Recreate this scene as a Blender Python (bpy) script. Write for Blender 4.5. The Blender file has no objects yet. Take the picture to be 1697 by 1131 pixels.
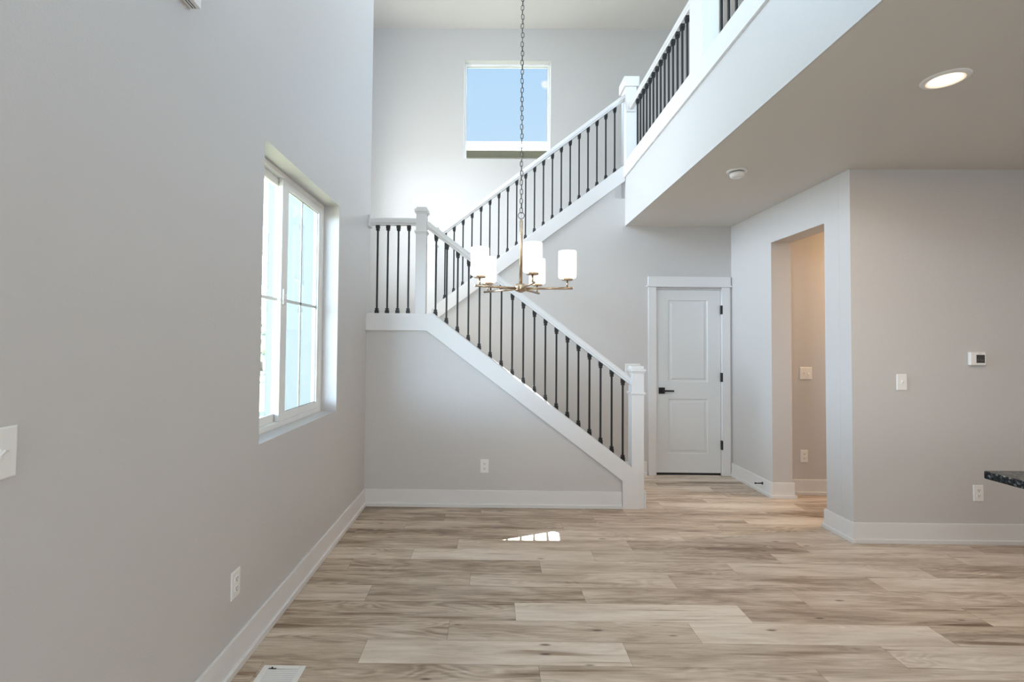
import bpy, bmesh, math, random
from mathutils import Vector, Matrix

random.seed(7)
sc = bpy.context.scene
C = sc.collection

# ------------------------------------------------------------------ camera
cam_d = bpy.data.cameras.new('camera')
cam = bpy.data.objects.new('camera', cam_d)
C.objects.link(cam)
FPX, W, H = 825.0, 1697.0, 1131.0
PPX, PPY = 807.92, 548.05
cam_d.sensor_fit = 'HORIZONTAL'
cam_d.sensor_width = 36.0
cam_d.lens = 36.0 * FPX / W
cam_d.shift_x = (W / 2 - PPX) / W
cam_d.shift_y = -(H / 2 - PPY) / W
cam_d.clip_start = 0.02
fw = Vector((-0.0072, 0.99961, 0.0271)).normalized()
rt = Vector((0.99994, 0.0070, 0.0087)); rt = (rt - fw * rt.dot(fw)).normalized()
up = rt.cross(fw)
M = Matrix.Identity(4)
for i in range(3):
    M[i][0], M[i][1], M[i][2] = rt[i], up[i], -fw[i]
M[0][3], M[1][3], M[2][3] = 0.0, 0.0, 1.42
cam.matrix_world = M
sc.camera = cam

# ------------------------------------------------------------------ exposure
sc.view_settings.view_transform = 'Standard'
sc.view_settings.look = 'None'
sc.view_settings.exposure = 0.08
sc.view_settings.gamma = 1.0
sc.view_settings.use_curve_mapping = False
try:
    sc.cycles.max_bounces = 10
    sc.cycles.diffuse_bounces = 7
    sc.cycles.glossy_bounces = 4
    sc.cycles.transparent_max_bounces = 12
    sc.cycles.sample_clamp_indirect = 4.0
    sc.cycles.caustics_reflective = False
    sc.cycles.caustics_refractive = False
except Exception:
    pass

# ------------------------------------------------------------------ sky
world = bpy.data.worlds.new('sky')
sc.world = world
world.use_nodes = True
nt = world.node_tree
for n in list(nt.nodes):
    nt.nodes.remove(n)
def N(t, kind, **kw):
    n = t.nodes.new(kind)
    for k, v in kw.items():
        setattr(n, k, v)
    return n
def ramp(t, stops):
    r = t.nodes.new('ShaderNodeValToRGB')
    e = r.color_ramp.elements
    while len(e) < len(stops):
        e.new(0.5)
    for i, (p, c) in enumerate(stops):
        e[i].position = p
        e[i].color = tuple(c) + (1.0,) if len(c) == 3 else c
    return r
tc = N(nt, 'ShaderNodeTexCoord')
sep = N(nt, 'ShaderNodeSeparateXYZ')
nt.links.new(tc.outputs['Generated'], sep.inputs[0])
skyr = ramp(nt, [(0.0, (0.63, 0.81, 1.0)), (0.10, (0.63, 0.81, 1.0)), (0.36, (0.56, 0.76, 0.97)), (0.60, (0.44, 0.68, 0.97))])
nt.links.new(sep.outputs['Z'], skyr.inputs[0])
strg = ramp(nt, [(0.0, (1, 1, 1)), (0.16, (1, 1, 1)), (0.34, (0.031, 0.031, 0.031)), (1.0, (0.031, 0.031, 0.031))])
nt.links.new(sep.outputs['Z'], strg.inputs[0])
mulv = N(nt, 'ShaderNodeMath', operation='MULTIPLY'); mulv.inputs[1].default_value = 33.0
nt.links.new(strg.outputs[0], mulv.inputs[0])
# a wisp of cloud
nrm = N(nt, 'ShaderNodeVectorMath', operation='NORMALIZE')
nt.links.new(tc.outputs['Generated'], nrm.inputs[0])
vsub = N(nt, 'ShaderNodeVectorMath', operation='SUBTRACT'); vsub.inputs[1].default_value = (0.0947, 0.8798, 0.4658)
nt.links.new(nrm.outputs[0], vsub.inputs[0])
vscl = N(nt, 'ShaderNodeVectorMath', operation='MULTIPLY'); vscl.inputs[1].default_value = (75, 75, 110)
nt.links.new(vsub.outputs[0], vscl.inputs[0])
cn = N(nt, 'ShaderNodeTexNoise'); cn.inputs['Scale'].default_value = 60; cn.inputs['Detail'].default_value = 3
nt.links.new(nrm.outputs[0], cn.inputs['Vector'])
vlen = N(nt, 'ShaderNodeVectorMath', operation='LENGTH'); nt.links.new(vscl.outputs[0], vlen.inputs[0])
csum = N(nt, 'ShaderNodeMath', operation='ADD'); nt.links.new(vlen.outputs['Value'], csum.inputs[0]); nt.links.new(cn.outputs[0], csum.inputs[1])
cr = ramp(nt, [(0.55, (1, 1, 1)), (1.0, (0, 0, 0))])
csh = N(nt, 'ShaderNodeMath', operation='SUBTRACT'); csh.inputs[1].default_value = 0.35
nt.links.new(csum.outputs[0], csh.inputs[0]); nt.links.new(csh.outputs[0], cr.inputs[0])
cmix = N(nt, 'ShaderNodeMix', data_type='RGBA'); cmix.inputs['B'].default_value = (1, 1, 1, 1)
cfac = N(nt, 'ShaderNodeMath', operation='MULTIPLY'); cfac.inputs[1].default_value = 0.9
nt.links.new(cr.outputs[0], cfac.inputs[0]); nt.links.new(cfac.outputs[0], cmix.inputs['Factor'])
nt.links.new(skyr.outputs[0], cmix.inputs['A'])
bg = N(nt, 'ShaderNodeBackground')
wo = N(nt, 'ShaderNodeOutputWorld')
nt.links.new(cmix.outputs['Result'], bg.inputs['Color'])
nt.links.new(mulv.outputs[0], bg.inputs['Strength'])
nt.links.new(bg.outputs[0], wo.inputs[0])

# ------------------------------------------------------------------ sun, daylight at openings, and added unseen fill lamps
sun_d = bpy.data.lights.new('sun', 'SUN'); sun_d.energy = 58.0; sun_d.angle = math.radians(0.25); sun_d.color = (1.0, 0.975, 0.95)
sun = bpy.data.objects.new('sun', sun_d); C.objects.link(sun)
sun.location = (3, 20, 30)
sun.rotation_euler = Vector((-0.077, -1.0, -1.668)).to_track_quat('-Z', 'Y').to_euler()
def area(name, loc, direction, sx, sy, power, color, spread=180):
    d = bpy.data.lights.new(name, 'AREA'); d.shape = 'RECTANGLE'; d.size = sx; d.size_y = sy
    d.energy = power; d.color = color; d.spread = math.radians(spread)
    o = bpy.data.objects.new(name, d); C.objects.link(o)
    o.location = loc
    o.rotation_euler = Vector(direction).to_track_quat('-Z', 'Y').to_euler()
    return o
DAY = (0.90, 0.95, 1.0)
area('daylight_left_high', (-1.05, -0.6, 4.15), (1, 0, 0), 2.0, 1.6, 78, (0.48, 0.76, 1.0))
area('upstairs_fill', (3.15, 3.7, 4.5), (-1, 0.05, 0), 1.6, 1.3, 58, (0.70, 0.85, 1.0), 110)  # added lamp, no window built here; brightens the upper left wall
area('back_low_fill', (-0.35, -3.42, 1.25), (0, 1, 0), 1.4, 2.2, 55, DAY)  # added lamp before the blank back wall; lifts stair front and left wall
area('back_high_fill', (0.2, -3.42, 4.2), (0, 1, 0), 2.2, 1.6, 20, (0.97, 0.97, 0.93))  # added high lamp before the blank back wall, general fill
area('kitchen_side_fill', (5.45, -1.2, 1.5), (-1, 0, 0), 2.4, 1.3, 44, (0.98, 0.97, 0.95))  # added lamp, no kitchen window built; lifts the lower left wall
area('landing_fill', (-1.75, 5.0, 3.1), (1, 0, 0), 0.8, 1.6, 50, (0.97, 0.98, 0.95))  # lamp added to brighten the stairwell; its window is unseen and assumed
for args in (('portal_stair_window', (0.19, 6.83, 4.6), (0, -1, 0), 1.15, 1.33), ('portal_left_window', (-1.285, 2.964, 1.668), (1, 0, 0), 1.17, 1.46),
             ('portal_near_high', (-1.28, -0.6, 4.15), (1, 0, 0), 2.1, 1.7), ('portal_landing', (-1.94, 5.0, 3.1), (1, 0, 0), 0.8, 1.6)):
    po = area(*args, 1, DAY)
    po.data.cycles.is_portal = True

# ------------------------------------------------------------------ materials
MATS = {}
def new_mat(name):
    m = bpy.data.materials.new(name); m.use_nodes = True
    t = m.node_tree
    for n in list(t.nodes): t.nodes.remove(n)
    out = N(t, 'ShaderNodeOutputMaterial')
    b = N(t, 'ShaderNodeBsdfPrincipled')
    t.links.new(b.outputs[0], out.inputs[0])
    MATS[name] = m
    return m, t, b, out
def simple(name, col, rough=0.5, metal=0.0, spec=0.5, bump=None, emit=None):
    m, t, b, out = new_mat(name)
    b.inputs['Base Color'].default_value = (*col, 1)
    b.inputs['Roughness'].default_value = rough
    b.inputs['Metallic'].default_value = metal
    b.inputs['Specular IOR Level'].default_value = spec
    if bump:
        g = N(t, 'ShaderNodeNewGeometry')
        no = N(t, 'ShaderNodeTexNoise'); no.inputs['Scale'].default_value = bump[0]; no.inputs['Detail'].default_value = 3
        t.links.new(g.outputs['Position'], no.inputs['Vector'])
        bp = N(t, 'ShaderNodeBump'); bp.inputs['Strength'].default_value = bump[1]; bp.inputs['Distance'].default_value = bump[2]
        t.links.new(no.outputs[0], bp.inputs['Height']); t.links.new(bp.outputs[0], b.inputs['Normal'])
    if emit:
        b.inputs['Emission Color'].default_value = (*emit[0], 1); b.inputs['Emission Strength'].default_value = emit[1]
    return m
PAINT = simple('wall_paint', (0.56, 0.55, 0.545), 0.36, spec=0.32, bump=(110, 0.35, 0.003))
CEIL = simple('ceiling_paint', (0.66, 0.635, 0.605), 0.7, spec=0.2, bump=(110, 0.3, 0.003))
TRIM = simple('white_trim_paint', (0.71, 0.71, 0.715), 0.38, spec=0.4)
DOORM = simple('white_door_paint', (0.68, 0.69, 0.69), 0.40, spec=0.4)
BLACK = simple('black_iron', (0.012, 0.012, 0.013), 0.42, spec=0.4)
DARK = simple('dark_slot', (0.02, 0.02, 0.02), 0.8)
PLASTIC = simple('white_plastic', (0.80, 0.80, 0.79), 0.35)
VINYL = simple('white_vinyl', (0.84, 0.84, 0.83), 0.4)
GROOVE = simple('grey_gasket', (0.25, 0.26, 0.27), 0.7)
NICKEL = simple('brushed_nickel', (0.58, 0.46, 0.34), 0.25, metal=1.0)
CHAINM = simple('nickel_chain', (0.10, 0.098, 0.092), 0.4, metal=0.9)
CORD = simple('cord', (0.45, 0.43, 0.40), 0.6)
VENTM = simple('vent_enamel', (0.80, 0.80, 0.79), 0.4)
SCREEN = simple('screen_grey', (0.035, 0.032, 0.030), 0.25)
SCREENTXT = simple('screen_segments', (0.10, 0.095, 0.09), 0.4)
GREYPRINT = simple('grey_print', (0.35, 0.34, 0.33), 0.6)
SIDING = simple('siding_paint', (0.120, 0.135, 0.145), 0.6)
HOUSEW = simple('neighbour_wall', (0.055, 0.052, 0.042), 0.8)
GUTTER = simple('gutter_white', (0.9, 0.9, 0.88), 0.5)
ROOFM = simple('roof_shingle', (0.12, 0.12, 0.12), 0.9)
GROUND = simple('dry_grass', (0.46, 0.47, 0.33), 0.95, bump=(6, 0.3, 0.05))
LEAF = simple('tree_leaves', (0.30, 0.33, 0.27), 0.9)
BARK = simple('tree_bark', (0.13, 0.10, 0.08), 0.9)
CARPET = simple('stair_carpet', (0.50, 0.48, 0.45), 0.95, bump=(400, 0.4, 0.004))

m, t, b, out = new_mat('window_glass')
tr = N(t, 'ShaderNodeBsdfTransparent'); tr.inputs[0].default_value = (0.95, 0.97, 0.97, 1)
gl = N(t, 'ShaderNodeBsdfGlossy'); gl.inputs['Roughness'].default_value = 0.0
fr = N(t, 'ShaderNodeFresnel'); fr.inputs['IOR'].default_value = 1.5
mx = N(t, 'ShaderNodeMixShader')
gg = N(t, 'ShaderNodeNewGeometry')
sb = N(t, 'ShaderNodeMath', operation='SUBTRACT'); sb.inputs[0].default_value = 1.0
t.links.new(gg.outputs['Backfacing'], sb.inputs[1])
fm = N(t, 'ShaderNodeMath', operation='MULTIPLY')
t.links.new(fr.outputs[0], fm.inputs[0]); t.links.new(sb.outputs[0], fm.inputs[1])
t.links.new(fm.outputs[0], mx.inputs[0]); t.links.new(tr.outputs[0], mx.inputs[1]); t.links.new(gl.outputs[0], mx.inputs[2])
t.links.new(mx.outputs[0], out.inputs[0])
GLASS = m

m, t, b, out = new_mat('opal_glass')
b.inputs['Base Color'].default_value = (0.92, 0.90, 0.87, 1)
b.inputs['Roughness'].default_value = 0.25
b.inputs['Emission Color'].default_value = (1.0, 0.93, 0.84, 1)
b.inputs['Emission Strength'].default_value = 1.0
OPAL = m
m, t, b, out = new_mat('downlight_lens')
b.inputs['Base Color'].default_value = (0.9, 0.85, 0.75, 1)
b.inputs['Emission Color'].default_value = (1.0, 0.86, 0.66, 1)
b.inputs['Emission Strength'].default_value = 4.0
LENS = m
GLOWR = simple('lit_diffuser_rim', (0.85, 0.78, 0.68), 0.5, emit=((1.0, 0.80, 0.58), 0.55))

# granite
m, t, b, out = new_mat('black_granite')
g = N(t, 'ShaderNodeNewGeometry')
v = N(t, 'ShaderNodeTexVoronoi'); v.inputs['Scale'].default_value = 140
t.links.new(g.outputs['Position'], v.inputs['Vector'])
n1 = N(t, 'ShaderNodeTexNoise'); n1.inputs['Scale'].default_value = 90; n1.inputs['Detail'].default_value = 6
t.links.new(g.outputs['Position'], n1.inputs['Vector'])
r1 = ramp(t, [(0.48, (0.008, 0.008, 0.009)), (0.60, (0.05, 0.052, 0.05)), (0.68, (0.22, 0.23, 0.22))])
t.links.new(n1.outputs[0], r1.inputs[0])
t.links.new(r1.outputs[0], b.inputs['Base Color'])
b.inputs['Roughness'].default_value = 0.2
b.inputs['Specular IOR Level'].default_value = 0.2
GRANITE = m

# floor planks
m, t, b, out = new_mat('vinyl_planks')
uv = N(t, 'ShaderNodeUVMap'); uv.uv_map = 'grain'
cell = N(t, 'ShaderNodeUVMap'); cell.uv_map = 'cell'
att = N(t, 'ShaderNodeAttribute'); att.attribute_name = 'tone'
def mapped(sx, sy):
    mp = N(t, 'ShaderNodeMapping'); mp.inputs['Scale'].default_value = (sx, sy, 1)
    t.links.new(uv.outputs[0], mp.inputs[0]); return mp
def noise(sx, sy, detail=4, rough=0.55, dist=0.0):
    no = N(t, 'ShaderNodeTexNoise'); no.inputs['Scale'].default_value = 1.0; no.inputs['Detail'].default_value = detail
    no.inputs['Roughness'].default_value = rough; no.inputs['Distortion'].default_value = dist
    t.links.new(mapped(sx, sy).outputs[0], no.inputs['Vector']); return no
broad = noise(1.3, 9, 3, 0.5, 0.6)
fine = noise(9, 130, 5, 0.65)
mid = noise(3.4, 30, 5, 0.62, 1.2)
cont = noise(1.5, 7.5, 2, 0.45, 0.4)
cmask = noise(1.0, 5.0, 2)
def math2(op, a, bb, clamp=False):
    q = N(t, 'ShaderNodeMath', operation=op); q.use_clamp = clamp
    for i, x in enumerate((a, bb)):
        if isinstance(x, (int, float)): q.inputs[i].default_value = x
        else: t.links.new(x, q.inputs[i])
    return q.outputs[0]
val = math2('MULTIPLY', math2('SUBTRACT', broad.outputs[0], 0.5), 1.30)
val = math2('ADD', val, math2('MULTIPLY', math2('SUBTRACT', mid.outputs[0], 0.5), 0.95))
val = math2('ADD', val, math2('MULTIPLY', math2('SUBTRACT', fine.outputs[0], 0.5), 0.40))
ring = math2('SINE', math2('MULTIPLY', cont.outputs[0], 95.0), 0.0)
cm = ramp(t, [(0.46, (0, 0, 0)), (0.60, (1, 1, 1))]); t.links.new(cmask.outputs[0], cm.inputs[0])
val = math2('ADD', val, math2('MULTIPLY', math2('MULTIPLY', ring, cm.outputs[0]), 0.12))
sepc = N(t, 'ShaderNodeSeparateColor'); t.links.new(att.outputs['Color'], sepc.inputs[0])
contrast = math2('SUBTRACT', 1.2, math2('MULTIPLY', sepc.outputs[0], 0.55))
val = math2('ADD', math2('MULTIPLY', val, contrast), sepc.outputs[0])
wood = ramp(t, [(0.0, (0.185, 0.130, 0.090)), (0.22, (0.315, 0.240, 0.178)), (0.45, (0.475, 0.388, 0.307)), (0.72, (0.63, 0.542, 0.455)), (1.0, (0.74, 0.67, 0.59))])
t.links.new(val, wood.inputs[0])
# dark streaks and knots
stk = noise(1.1, 22, 2, 0.5, 0.3)
stkr = ramp(t, [(0.61, (1, 1, 1)), (0.72, (0.52, 0.44, 0.37))])
t.links.new(stk.outputs[0], stkr.inputs[0])
kv = N(t, 'ShaderNodeTexVoronoi'); kv.inputs['Scale'].default_value = 1.0; kv.feature = 'F1'
t.links.new(mapped(2.9, 10).outputs[0], kv.inputs['Vector'])
kr = ramp(t, [(0.04, (0.22, 0.16, 0.12)), (0.10, (1, 1, 1))])
t.links.new(kv.outputs['Distance'], kr.inputs[0])
mulc = N(t, 'ShaderNodeMix', data_type='RGBA', blend_type='MULTIPLY'); mulc.inputs['Factor'].default_value = 1
t.links.new(wood.outputs[0], mulc.inputs['A']); t.links.new(stkr.outputs[0], mulc.inputs['B'])
mul2 = N(t, 'ShaderNodeMix', data_type='RGBA', blend_type='MULTIPLY'); mul2.inputs['Factor'].default_value = 0.9
t.links.new(mulc.outputs['Result'], mul2.inputs['A']); t.links.new(kr.outputs[0], mul2.inputs['B'])
# the groove between planks
sc2 = N(t, 'ShaderNodeSeparateXYZ'); t.links.new(cell.outputs[0], sc2.inputs[0])
eu = math2('MINIMUM', sc2.outputs[0], math2('SUBTRACT', 1.219, sc2.outputs[0]))
ev = math2('MINIMUM', sc2.outputs[1], math2('SUBTRACT', 0.178, sc2.outputs[1]))
ed = math2('MINIMUM', eu, ev)
edr = ramp(t, [(0.0, (0.55, 0.50, 0.44)), (1.0, (1, 1, 1))])
t.links.new(math2('DIVIDE', ed, 0.0022, True), edr.inputs[0])
mul3 = N(t, 'ShaderNodeMix', data_type='RGBA', blend_type='MULTIPLY'); mul3.inputs['Factor'].default_value = 1
t.links.new(mul2.outputs['Result'], mul3.inputs['A']); t.links.new(edr.outputs[0], mul3.inputs['B'])
t.links.new(mul3.outputs['Result'], b.inputs['Base Color'])
b.inputs['Roughness'].default_value = 0.36
b.inputs['Specular IOR Level'].default_value = 0.4
PLANKS = m

# ------------------------------------------------------------------ mesh helpers
def box(bm, x0, x1, y0, y1, z0, z1, mi=0):
    vs = [bm.verts.new(p) for p in ((x0, y0, z0), (x1, y0, z0), (x1, y1, z0), (x0, y1, z0), (x0, y0, z1), (x1, y0, z1), (x1, y1, z1), (x0, y1, z1))]
    for f in ((3, 2, 1, 0), (4, 5, 6, 7), (0, 1, 5, 4), (1, 2, 6, 5), (2, 3, 7, 6), (3, 0, 4, 7)):
        fc = bm.faces.new([vs[i] for i in f]); fc.material_index = mi
    return vs
def prism(bm, pts, axis, a0, a1, mi=0):
    """extrude a 2D polygon. axis 'y': pts are (x,z); 'x': pts are (y,z); 'z': pts are (x,y)"""
    def P(p, a):
        return {'y': (p[0], a, p[1]), 'x': (a, p[0], p[1]), 'z': (p[0], p[1], a)}[axis]
    A = [bm.verts.new(P(p, a0)) for p in pts]; B = [bm.verts.new(P(p, a1)) for p in pts]
    n = len(pts)
    fs = [bm.faces.new(A), bm.faces.new(B[::-1])]
    for i in range(n):
        fs.append(bm.faces.new((A[i], B[i], B[(i + 1) % n], A[(i + 1) % n])))
    for f in fs: f.material_index = mi
def lathe(bm, prof, c=(0, 0, 0), seg=32, mi=0, axis='z', cap=True):
    rings_ = []
    for r, z in prof:
        ring = []
        for k in range(seg):
            a = 2 * math.pi * k / seg
            u, v_ = r * math.cos(a), r * math.sin(a)
            p = {'z': (c[0] + u, c[1] + v_, c[2] + z), 'x': (c[0] + z, c[1] + u, c[2] + v_), 'y': (c[0] + u, c[1] + z, c[2] + v_)}[axis]
            ring.append(bm.verts.new(p))
        rings_.append(ring)
    for a, b_ in zip(rings_, rings_[1:]):
        for k in range(seg):
            f = bm.faces.new((a[k], a[(k + 1) % seg], b_[(k + 1) % seg], b_[k])); f.smooth = True; f.material_index = mi
    if cap:
        for ring in (rings_[0], rings_[-1]):
            f = bm.faces.new(ring); f.material_index = mi
def tube(bm, pts, r, seg=10, closed=False, mi=0):
    pts = [Vector(p) for p in pts]
    n = len(pts); rr = []
    prev = None
    for i, p in enumerate(pts):
        if closed: d = pts[(i + 1) % n] - pts[i - 1]
        else: d = pts[min(i + 1, n - 1)] - pts[max(i - 1, 0)]
        d.normalize()
        if prev is None:
            a = Vector((0, 0, 1)) if abs(d.z) < 0.9 else Vector((1, 0, 0))
            u = d.cross(a).normalized()
        else:
            u = (prev - d * prev.dot(d)).normalized()
        prev = u
        w = d.cross(u)
        rr.append([bm.verts.new(p + u * r * math.cos(2 * math.pi * k / seg) + w * r * math.sin(2 * math.pi * k / seg)) for k in range(seg)])
    m_ = n if closed else n - 1
    for i in range(m_):
        a, b_ = rr[i], rr[(i + 1) % n]
        for k in range(seg):
            f = bm.faces.new((a[k], a[(k + 1) % seg], b_[(k + 1) % seg], b_[k])); f.smooth = True; f.material_index = mi
    if not closed:
        bm.faces.new(rr[0]); bm.faces.new(rr[-1])
def wall_grid(bm, axis, a0, a1, u0, u1, z0, z1, holes):
    """a wall slab with rectangular openings. axis 'x': slab a0..a1 in x, u = y; axis 'y': slab in y, u = x"""
    us = sorted({u0, u1, *[h[0] for h in holes], *[h[1] for h in holes]})
    zs = sorted({z0, z1, *[h[2] for h in holes], *[h[3] for h in holes]})
    us = [u for u in us if u0 <= u <= u1]; zs = [z for z in zs if z0 <= z <= z1]
    def solid(i, j):
        if not (0 <= i < len(us) - 1 and 0 <= j < len(zs) - 1): return False
        cu, cz = (us[i] + us[i + 1]) / 2, (zs[j] + zs[j + 1]) / 2
        return not any(h[0] < cu < h[1] and h[2] < cz < h[3] for h in holes)
    def P(a, u, z): return (a, u, z) if axis == 'x' else (u, a, z)
    def q(*ps): bm.faces.new([bm.verts.new(p) for p in ps])
    for i in range(len(us) - 1):
        for j in range(len(zs) - 1):
            if not solid(i, j): continue
            U0, U1, Z0, Z1 = us[i], us[i + 1], zs[j], zs[j + 1]
            for a in (a0, a1): q(P(a, U0, Z0), P(a, U1, Z0), P(a, U1, Z1), P(a, U0, Z1))
            if not solid(i - 1, j): q(P(a0, U0, Z0), P(a1, U0, Z0), P(a1, U0, Z1), P(a0, U0, Z1))
            if not solid(i + 1, j): q(P(a0, U1, Z0), P(a1, U1, Z0), P(a1, U1, Z1), P(a0, U1, Z1))
            if not solid(i, j - 1): q(P(a0, U0, Z0), P(a1, U0, Z0), P(a1, U1, Z0), P(a0, U1, Z0))
            if not solid(i, j + 1): q(P(a0, U0, Z1), P(a1, U0, Z1), P(a1, U1, Z1), P(a0, U1, Z1))
    bmesh.ops.remove_doubles(bm, verts=bm.verts, dist=1e-5)
def BM(): return bmesh.new()
def obj(name, bm, mats, parent=None, bevel=0, seg=2, loc=None, smooth=False):
    bmesh.ops.recalc_face_normals(bm, faces=bm.faces)
    me = bpy.data.meshes.new(name); bm.to_mesh(me); bm.free()
    for mm in (mats if isinstance(mats, (list, tuple)) else [mats]): me.materials.append(mm)
    o = bpy.data.objects.new(name, me); C.objects.link(o)
    if parent is not None: o.parent = parent
    if loc is not None: o.location = loc
    if smooth:
        for p in me.polygons: p.use_smooth = True
    if bevel:
        md = o.modifiers.new('bevel', 'BEVEL'); md.width = bevel; md.segments = seg; md.limit_method = 'ANGLE'; md.angle_limit = math.radians(35)
        md.harden_normals = False
    return o
def tag(o, label=None, cat=None, group=None, kind=None):
    if label: o['label'] = label
    if cat: o['category'] = cat
    if group: o['group'] = group
    if kind: o['kind'] = kind
    return o
def empty(name, loc=(0, 0, 0), rz=0.0, parent=None):
    o = bpy.data.objects.new(name, None); C.objects.link(o); o.location = loc; o.rotation_euler = (0, 0, rz); o.empty_display_size = 0.1
    if parent is not None: o.parent = parent
    return o
def struct(name, bm, mats, label, cat, bevel=0):
    o = obj(name, bm, mats, None, bevel); return tag(o, label, cat, None, 'structure')
def copy_tree(src, parent=None):
    c = src.copy(); C.objects.link(c)
    if parent is not None: c.parent = parent
    for ch in list(src.children):
        copy_tree(ch, c)
    return c

# ------------------------------------------------------------------ room dimensions
XL, YS, YD, XR, YR, YH, YF = -1.10, 4.377, 5.505, 2.65, 3.68, 4.845, 6.65
ZC, ZU, ZT, XB = 2.743, 3.05, 5.705, 1.478
S = 0.7625
XE, YB = 5.5, -3.5

# floor: every plank a face with its own grain and tone
ROW = {2: (0.222, {-0.985: .42, 0.222: .55, 1.438: .74}), 3: (0.64, {-1.8: .5, -0.57: .86, 0.64: .58, 1.85: .86}),
       4: (1.02, {-1.4: .48, -0.197: .56, 1.02: .95, 2.229: .42}), 5: (0.14, {-1.07: .36, 0.14: 1.0, 1.34: .45, 2.55: .6}),
       6: (0.535, {-1.9: .72, -0.67: .33, 0.535: .50, 1.74: .55, 2.95: .8}), 7: (1.105, {-1.32: .38, -0.105: .62, 1.105: .42, 2.32: .85}),
       8: (0.328, {-2.1: .45, -0.88: .30, 0.328: .64, 1.54: .75, 2.75: .38}), 9: (0.70, {-1.73: .72, -0.50: .86, 0.70: .46, 1.92: .55}),
       10: (0.995, {-1.43: .30, -0.21: .56, 0.995: .42, 2.21: .68, 3.41: .4}), 11: (0.21, {-2.2: .3, -0.99: .33, 0.21: .70, 1.41: .66}),
       12: (0.567, {-1.87: .5, -0.647: .46, 0.567: .55}), 13: (0.853, {-1.58: .22, -0.36: .36, 0.853: .55}),
       14: (1.145, {-1.29: .28, -0.07: .33, 1.145: .55, 2.35: .3}), 15: (0.305, {}), 16: (0.75, {}), 17: (1.02, {1.02: .6, 2.237: .5})}
PW, PL, PY0 = 0.178, 1.219, 2.242 - 3 * 0.178
bm = BM()
l1 = bm.loops.layers.uv.new('grain'); l2 = bm.loops.layers.uv.new('cell'); lc = bm.loops.layers.float_color.new('tone')
fx0, fx1, fy0, fy1 = -1.30, 5.6, YB - 0.1, YF + 0.05
k0 = int(math.floor((fy0 - PY0) / PW)); k1 = int(math.ceil((fy1 - PY0) / PW))
for k in range(k0, k1):
    off, tones = ROW.get(k, (random.random() * PL, {}))
    ya, yb = PY0 + k * PW, PY0 + (k + 1) * PW
    j = math.floor((fx0 - off) / PL)
    while off + j * PL < fx1:
        xa = off + j * PL; xb = xa + PL
        tone = None
        for tx, tv in tones.items():
            if abs(tx - xa) < 0.08: tone = tv
        if tone is None: tone = random.choice((0.3, 0.38, 0.45, 0.5, 0.55, 0.62, 0.72, 0.85))
        cx0, cx1, cy0, cy1 = max(xa, fx0), min(xb, fx1), max(ya, fy0), min(yb, fy1)
        ru, rv = random.uniform(0, 60), random.uniform(0, 60)
        vs = [bm.verts.new((x, y, 0)) for x, y in ((cx0, cy0), (cx1, cy0), (cx1, cy1), (cx0, cy1))]
        f = bm.faces.new(vs)
        for lp in f.loops:
            x, y = lp.vert.co.x, lp.vert.co.y
            lp[l1].uv = (x - xa + ru, y - ya + rv); lp[l2].uv = (x - xa, y - ya)
            tt = 0.10 + 0.74 * tone
            lp[lc] = (tt, tt, tt, 1)
        j += 1
struct('floor', bm, PLANKS, 'light oak toned plank floor running across the room', 'floor')

# walls
bm = BM(); wall_grid(bm, 'x', XL - 0.17, XL, YB - 0.1, 4.47, 0, ZT, [(2.373, 3.555, 0.933, 2.403), (-1.65, 0.45, 3.3, 5.0)])
struct('wall_left', bm, PAINT, 'tall grey wall on the left with a deep set window', 'wall')
ztop = lambda x: 1.667 - S * (x + 0.5)
bm = BM(); prism(bm, [(XL - 0.17, 0), (1.235, 0), (1.235, ztop(1.235)), (-0.506, 1.672), (XL - 0.17, 1.672)], 'y', YS, YS + 0.11)
struct('wall_stair', bm, [PAINT], 'grey wall closing in the space under the lower stair flight', 'wall')
bm = BM(); wall_grid(bm, 'y', 4.30, 4.47, -1.93, XL - 0.171, -0.3, ZT, [])
struct('wall_stairwell_front', bm, PAINT, 'outer front wall of the stairwell bay beyond the left window', 'wall')
bm = BM(); wall_grid(bm, 'x', -1.93, -1.78, 4.471, YF, -0.3, ZT, [(4.6, 5.4, 2.3, 3.9)])  # unseen opening added to let light onto the landing
struct('wall_stairwell_left', bm, PAINT, 'hidden left end wall of the stair landing', 'wall')
WX0, WX1, WZ0, WZ1 = -0.393, 0.778, 3.92, 5.267
bm = BM(); wall_grid(bm, 'y', YF, YF + 0.15, -1.93, 5.6, 0, ZT, [(WX0, WX1, WZ0, WZ1)])
struct('wall_far', bm, PAINT, 'tall pale wall behind the stairs with a square window', 'wall')
ut = lambda x: 2.3627 + 0.7575 * (x - 0.0634)
ub = lambda x: 2.202 + 0.748 * (x - 0.0787)
bm = BM()
prism(bm, [(-1.78, 0), (1.80, 0), (1.80, ZU), (1.36, ZU), (1.36, ut(1.36) - 0.01), (-0.66, ut(-0.66) - 0.01), (-0.66, 1.35), (-1.78, 1.35)], 'y', YD, YD + 0.11)
box(bm, 1.80, 2.56, YD, YD + 0.11, 2.055, ZC)
box(bm, 2.56, XR, YD, YD + 0.11, 0, ZC)
struct('wall_door', bm, PAINT, 'pale grey wall with the white door, running on under the upper stair flight', 'wall')
bm = BM(); wall_grid(bm, 'x', XR, XR + 0.187, YR + 0.121, YD + 0.11, 0, ZC, [(3.966, 4.72, -1, 2.406)])
struct('wall_hall', bm, PAINT, 'right hand hall wall with a plain doorless opening', 'wall')
bm = BM(); wall_grid(bm, 'y', YR, YR + 0.12, XR, XE, 0, ZC, [])
struct('wall_kitchen', bm, PAINT, 'greige wall carrying the thermostat and switch on the right', 'wall')
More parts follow.
